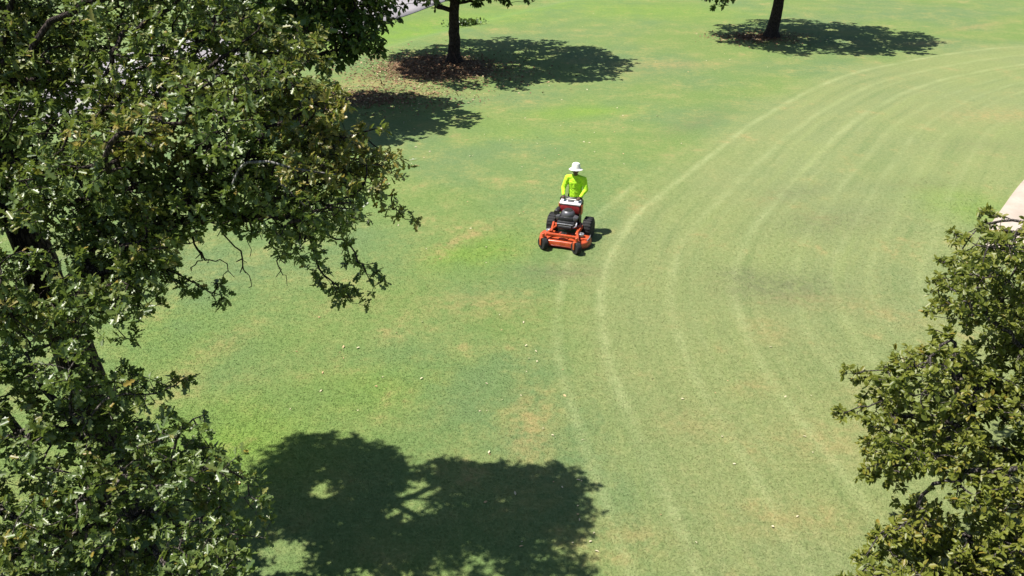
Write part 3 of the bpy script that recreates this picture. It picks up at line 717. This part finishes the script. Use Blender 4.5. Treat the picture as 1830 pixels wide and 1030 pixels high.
# engine
eng = MB().box((0, -.08, .50), (.44, .40, .18), .03).box((0, -.06, .62), (.34, .32, .14), .04).build('engine', M_blk, mower)
MB().lathe([(.17, 0), (.172, .05), (.15, .10), (.10, .135), (.05, .145), (0, .147)], (0, -.02, .68), n=28).build('blower_housing', M_gry, eng)
MB().lathe([(.105, 0), (.105, .018), (0, .022)], (0, -.02, .808), n=24).build('intake_screen', M_blk, eng)
for sx in (-1, 1):
    MB().box((sx * .21, -.10, .64), (.12, .18, .13), .03, (0, R(18 * sx), 0)).build('cylinder_head', M_gry, eng)
MB().lathe([(.06, -.13), (.068, -.12), (.068, .12), (.06, .13)], (-.28, .02, .74), 'Y', 20).build('air_filter', M_blk, eng)
MB().box((0, -.285, .535), (.40, .07, .025), .008, (R(-18), 0, 0)).build('engine_guard', M_sil, eng)
MB().lathe([(.055, -.17), (.065, -.16), (.065, .16), (.055, .17)], (.0, -.27, .455), 'X', 20).build('muffler', M_blk, eng)
MB().tube([(.20, -.27, .46), (.27, -.26, .50), (.27, -.16, .56)], .018).build('exhaust_pipe', M_sil, eng)
# control tower
tow = MB().prism([(-.25, .16), (.25, .16), (.25, .36), (-.25, .36)], .40, .70, .02, .95).build('tower', M_blk, mower)
MB().box((0, .20, .775), (.52, .20, .25), .05, (R(-10), 0, 0)).build('fuel_tank', M_dred, tow)
MB().lathe([(.045, 0), (.045, .03), (.035, .036), (0, .036)], (.15, .17, .90), n=18).build('fuel_cap', M_blk, tow)
MB().box((0, .215, .93), (.54, .22, .05), .02, (R(16), 0, 0)).build('console', M_wht, tow)
MB().box((0, .215, .962), (.16, .10, .012), .004, (R(16), 0, 0)).build('gauge_panel', M_gry, tow)
MB().box((-.285, .23, .77), (.03, .16, .24), .01).box((.285, .23, .77), (.03, .16, .24), .01).build('side_bracket', M_red, tow)
MB().tube([(-.27, .30, .73), (-.29, .30, .97), (-.27, .27, 1.02), (-.12, .25, 1.03), (.12, .25, 1.03), (.27, .27, 1.02), (.29, .30, .97), (.27, .30, .73)], .016).build('handlebar', M_blk, tow)
for sx in (-1, 1):
    MB().tube([(sx * .10, .30, .95), (sx * .12, .31, 1.02), (sx * .24, .315, 1.04)], .013).build('drive_lever', M_blk, tow)
# platform
plat = MB().box((0, .56, .15), (.50, .34, .03), .008).box((0, .40, .24), (.46, .03, .22), .008).build('platform', M_blk, mower)
MB().box((0, .56, .168), (.44, .28, .008), .002).build('foot_mat', M_rub, plat)
MB().box((0, .385, .60), (.34, .04, .26), .02).build('thigh_pad', M_blk, tow)

# ------------------------------------------------------------------ person on the mower
M_skin = paint('skin', (.085, .045, .030), .5, 0, .2, 20)
M_shirt = paint('neon_shirt', (.46, .82, .03), .75, 0, .12, 8, .25)
M_trou = paint('trousers', (.030, .028, .034), .85, 0, .3, 12, .2)
M_hat = paint('hat_cloth', (.78, .77, .70), .85, 0, .08, 14, .2)
M_boot = paint('boots', (.06, .04, .03), .7, 0, .3, 14)
M_hair = paint('dark_hair', (.012, .010, .009), .8, 0, .3, 30)
person = empty('person', (0, 0, 0)); person.matrix_world = mower.matrix_basis @ Matrix.Translation((.02, .555, .174)) @ Matrix.Diagonal((1.0, 1.0, .91, 1))
tag(person, 'person in neon yellow-green long-sleeved shirt and white bucket hat standing on the mower', 'person')
def loft(mb, pts, ra, rb=None, k=14):
    """tapered limb with rounded ends; ra across x, rb across the other axis"""
    rb = rb or ra
    P = [np.array(p, float) for p in pts]
    for i in range(len(P) - 1):
        L = np.linalg.norm(P[i + 1] - P[i]); n = max(2, int(L / .03))
        for j in range(n + (i == len(P) - 2)):
            t = j / n; c = P[i] * (1 - t) + P[i + 1] * t; a = ra[i] * (1 - t) + ra[i + 1] * t; b = rb[i] * (1 - t) + rb[i + 1] * t
            bmb = bmesh.new(); bmesh.ops.create_icosphere(bmb, subdivisions=2, radius=1)
            mb._merge(bmb, Matrix.Translation(c) @ Matrix.Diagonal((a, b, (a + b) / 2, 1)))
def remeshed(mb, name, mat, parent, vox, sm=4):
    o = mb.build(name, mat, None)
    m = o.modifiers.new('r', 'REMESH'); m.mode = 'VOXEL'; m.voxel_size = vox
    k = o.modifiers.new('s', 'SMOOTH'); k.iterations = sm; k.factor = .5
    dg = bpy.context.evaluated_depsgraph_get(); me = bpy.data.meshes.new_from_object(o.evaluated_get(dg)); me.name = name
    old = o.data; o.modifiers.clear(); o.data = me; bpy.data.meshes.remove(old)
    if not len(me.materials): me.materials.append(mat)
    me.polygons.foreach_set('use_smooth', [True] * len(me.polygons)); o.parent = parent; return o
HZ = 1.62                                             # eye-ish height of head centre above the platform
sh = {-1: (-.205, -.02, 1.40), 1: (.205, -.02, 1.40)}
el = {-1: (-.285, -.10, 1.13), 1: (.29, -.09, 1.13)}
wr = {-1: (-.235, -.285, .985), 1: (.20, -.285, .985)}
ha = {-1: (-.22, -.335, .965), 1: (.175, -.335, .965)}
body = MB()
loft(body, [(0, -.03, 1.46), (0, -.045, 1.56)], [.058, .055])
body.ball((0, -.065, 1.645), 1, (.074, .092, .112)); body.ball((0, -.10, 1.585), 1, (.055, .055, .055))
body.ball((0, -.163, 1.632), 1, (.013, .018, .022)); body.ball((0, -.150, 1.588), 1, (.026, .012, .008)); body.ball((0, -.152, 1.573), 1, (.024, .012, .008))
body.ball((0, -.143, 1.662), 1, (.055, .018, .012))
for sx in (-1, 1): body.ball((sx * .076, -.055, 1.63), 1, (.012, .024, .033))
loft(body, [(0, .0, .92), (0, -.005, 1.12), (0, -.015, 1.32), (0, -.02, 1.42)], [.15, .14, .165, .13], [.105, .10, .115, .08])
for sx in (-1, 1):
    loft(body, [sh[sx], el[sx]], [.058, .044]); loft(body, [el[sx], wr[sx]], [.043, .029])
    loft(body, [wr[sx], ha[sx]], [.026, .036], [.022, .026])
    hx, hy, hz = ha[sx]
    for i in range(4):                                # fingers closed round the grip
        x = hx + (i - 1.5) * .021; l = (.9, 1.05, 1.0, .8)[i]
        loft(body, [(x, hy - .02, hz + .012), (x, hy - .055 * l, hz + .006), (x, hy - .066 * l, hz - .022), (x, hy - .040 * l, hz - .040)], [.0105, .0098, .009, .0078])
    loft(body, [(hx - sx * .032, hy + .012, hz - .005), (hx - sx * .052, hy - .015, hz - .018), (hx - sx * .046, hy - .045, hz - .034)], [.012, .011, .009])
    loft(body, [(sx * .09, .0, .90), (sx * .105, -.02, .48), (sx * .115, .02, .08)], [.085, .058, .042])
    loft(body, [(sx * .115, .02, .06), (sx * .125, -.13, .045)], [.042, .04])
body_o = remeshed(body, 'body', M_skin, person, .0095, 2)
for sx in (-1, 1):
    MB().ball((sx * .028, -.1495, 1.652), .0125, (1, .6, .75)).build('eye', M_wht, body_o)
MB().ball((0, -.045, 1.675), 1, (.081, .097, .088)).build('hair', M_hair, person)
shirt = MB()
loft(shirt, [(0, .0, .90), (0, -.005, 1.10), (0, -.015, 1.30), (0, -.02, 1.42)], [.185, .175, .195, .135], [.138, .130, .138, .09])
loft(shirt, [(-.205, -.02, 1.405), (0, -.025, 1.445), (.205, -.02, 1.405)], [.070, .085, .070])
for sx in (-1, 1):
    loft(shirt, [sh[sx], el[sx]], [.080, .064]); loft(shirt, [el[sx], tuple(.9 * np.array(wr[sx]) + .1 * np.array(el[sx]))], [.062, .044])
sho = remeshed(shirt, 'shirt', M_shirt, person, .010, 5)
mfold = M_shirt.node_tree; tcs = mfold.nodes.new('ShaderNodeTexCoord'); nzs = mfold.nodes.new('ShaderNodeTexNoise'); nzs.inputs['Scale'].default_value = 11; nzs.inputs['Distortion'].default_value = .8
bps = mfold.nodes.new('ShaderNodeBump'); bps.inputs['Distance'].default_value = .05; bps.inputs['Strength'].default_value = .5
mfold.links.new(tcs.outputs['Object'], nzs.inputs[0]); mfold.links.new(nzs.outputs[0], bps.inputs['Height']); mfold.links.new(bps.outputs[0], mfold.nodes['Principled BSDF'].inputs['Normal'])
tro = MB()
loft(tro, [(0, .0, .95), (0, 0, .88)], [.168, .17], [.122, .125])
for sx in (-1, 1): loft(tro, [(sx * .09, .0, .90), (sx * .107, -.02, .48), (sx * .117, .02, .09)], [.103, .078, .066])
remeshed(tro, 'trousers', M_trou, person, .011, 4)
for sx in (-1, 1):
    bt = MB(); loft(bt, [(sx * .117, .03, .13), (sx * .117, .03, .055)], [.055, .055]); loft(bt, [(sx * .117, .04, .048), (sx * .125, -.15, .042)], [.05, .046], [.05, .05])
    remeshed(bt, 'boot', M_boot, person, .009, 3)
hat = MB().lathe([(0, .155), (.05, .152), (.085, .135), (.100, .10), (.106, .03), (.112, .0), (.145, -.012), (.170, -.026), (.174, -.034), (.168, -.033), (.143, -.020), (.108, -.008), (.100, .02), (.09, .09), (0, .13)], (0, 0, 0), n=36).build('bucket_hat', M_hat, person)
hat.location = (0, -.045, 1.700); hat.rotation_euler = (R(-7), 0, 0)
MB().lathe([(.1075, .012), (.1095, .012), (.1075, .040), (.1055, .040)], n=36).build('hat_band', M_wht, hat)

# ------------------------------------------------------------------ leaf litter and fallen leaves
def litter(name, cen, rx, ry, n, seed, label):
    rng = np.random.default_rng(seed); a = rng.normal(0, .5, (n, 2)); x = cen[0] + a[:, 0] * rx; y = cen[1] + a[:, 1] * ry
    pos = np.stack([x, y, terrain(x, y) + .02 + rng.uniform(0, .02, n)], 1)
    d = rng.normal(size=(n, 3)); d[:, 2] *= .25; up = rng.normal(0, .35, (n, 3)); up[:, 2] += 1
    me = leaves_mesh(name, pos, leaf_frames(d, up), rng.uniform(.05, .13, n), rng.random(n), np.clip(rng.normal(.5, .3, n), 0, 1), OVAL, OVAL_F)
    o = link(name, me, M_lit); tag(o, label, 'leaf litter', kind='stuff'); return o
tl = NT('litter_leaf'); cc_ = tl.mix(tl.attr('tint'), (.11, .052, .030), (.26, .15, .085)); cc_ = tl.mix(tl.ramp(tl.attr('dry'), .7, 1.), cc_, (.42, .33, .20)); M_lit = tl.fin(cc_, .8, .25)
litter('leaf_litter', T1 + np.array([-.6, -1.2, 0]), 3.6, 3.0, 5200, 1, 'brown fallen leaves around the forked trunk')
litter('leaf_litter', T2 + np.array([-.6, -.2, 0]), 2.2, 1.6, 1700, 2, 'small patch of brown leaves at the open lawn tree')
litter('leaf_litter', T3 + np.array([2.0, 2.4, 0]), 3.4, 1.8, 2000, 3, 'brown fallen leaves under the low-branched tree')
tf = NT('fallen_leaf_pale'); tf.fin(tf.mix(tf.noise(tf.pos(), 6, 2), (.40, .34, .20), (.58, .52, .36)), .6, .3); M_fall = tf.m
tf = NT('fallen_leaf_tan'); tf.fin(tf.mix(tf.noise(tf.pos(), 6, 2), (.36, .22, .10), (.48, .34, .17)), .6, .4); M_fall2 = tf.m
fl_m = []
for k, mm_ in enumerate((M_fall, M_fall2)):
    T_ = OVAL.copy(); T_[:, 2] = .25 * np.abs(T_[:, 1]) * (1 if k else 2) + .1 * T_[:, 0]
    me = leaves_mesh('fallen_leaf', np.zeros((1, 3)), np.eye(3)[None], np.ones(1), np.array([.5]), np.array([.5]), T_, OVAL_F); me.materials.append(mm_); fl_m.append(me)
rng = np.random.default_rng(33)
spots = [(935, 579), (938, 620), (985, 778), (992, 782), (940, 664), (1040, 862), (1060, 955), (1058, 968), (1062, 985), (898, 590), (760, 283), (1070, 288), (700, 640)]
for x0, y0, x1, y1, n in [(640, 160, 1150, 300, 62), (700, 300, 960, 480, 14), (1240, 60, 1420, 140, 16), (860, 560, 1060, 1000, 26), (600, 560, 900, 760, 10), (1000, 20, 1250, 70, 10), (1150, 600, 1500, 1000, 14), (1050, 90, 1250, 300, 12), (480, 560, 700, 760, 8)]:
    spots += [(rng.uniform(x0, x1), rng.uniform(y0, y1)) for _ in range(n)]
for i, (px, py) in enumerate(spots):
    g = ground(px, py); k = 0 if (i < 9 or rng.random() < .7) else 1
    o = bpy.data.objects.new('fallen_leaf', fl_m[k]); COL.objects.link(o)
    sc = rng.uniform(.03, .07) * (1.35 if g[1] > 22 else 1)
    o.location = (g[0], g[1], float(terrain(g[0], g[1])) + .012); o.rotation_euler = (rng.uniform(-.4, .4), rng.uniform(-.4, .4), rng.uniform(0, 6.28)); o.scale = (sc, sc, sc)
    tag(o, ('single pale cream fallen leaf lying on the mown grass', 'single tan brown fallen leaf lying on the mown grass')[k], 'leaf', ('pale fallen leaves scattered on the lawn', 'tan fallen leaves scattered on the lawn')[k])

# ------------------------------------------------------------------ weed clump in the swale behind the forked tree
def weed(px, py, seed, n, rr, hh):
    rng = np.random.default_rng(seed); g = ground(px, py); g[2] = float(terrain(g[0], g[1]))
    root = empty('weed_clump', tuple(g)); tag(root, 'dark green weed clump in the swale behind the forked trunk', 'plant')
    pos = np.stack([rng.normal(0, rr, n), rng.normal(0, rr * .5, n), rng.uniform(0, hh, n) ** 1.2], 1); d = rng.normal(size=(n, 3)); d[:, 2] = np.abs(d[:, 2]) + .2
    up = rng.normal(0, .6, (n, 3)); up[:, 2] += .7
    o = link('foliage', leaves_mesh('foliage', pos, leaf_frames(d, up), rng.uniform(.10, .2, n), rng.random(n) * .6, np.zeros(n), OVAL, OVAL_F), M_leaff, root); tag(o, kind='stuff')
    link('stems', tubes([(np.array([[0, 0, -.03], [rng.normal(0, .1), rng.normal(0, .05), .1], [rng.normal(0, rr), rng.normal(0, rr * .4), hh * .9]]), [.012, .009, .005]) for _ in range(9)], 'stems'), M_bark2, root)
weed(833, 47, 4, 420, .42, .38)
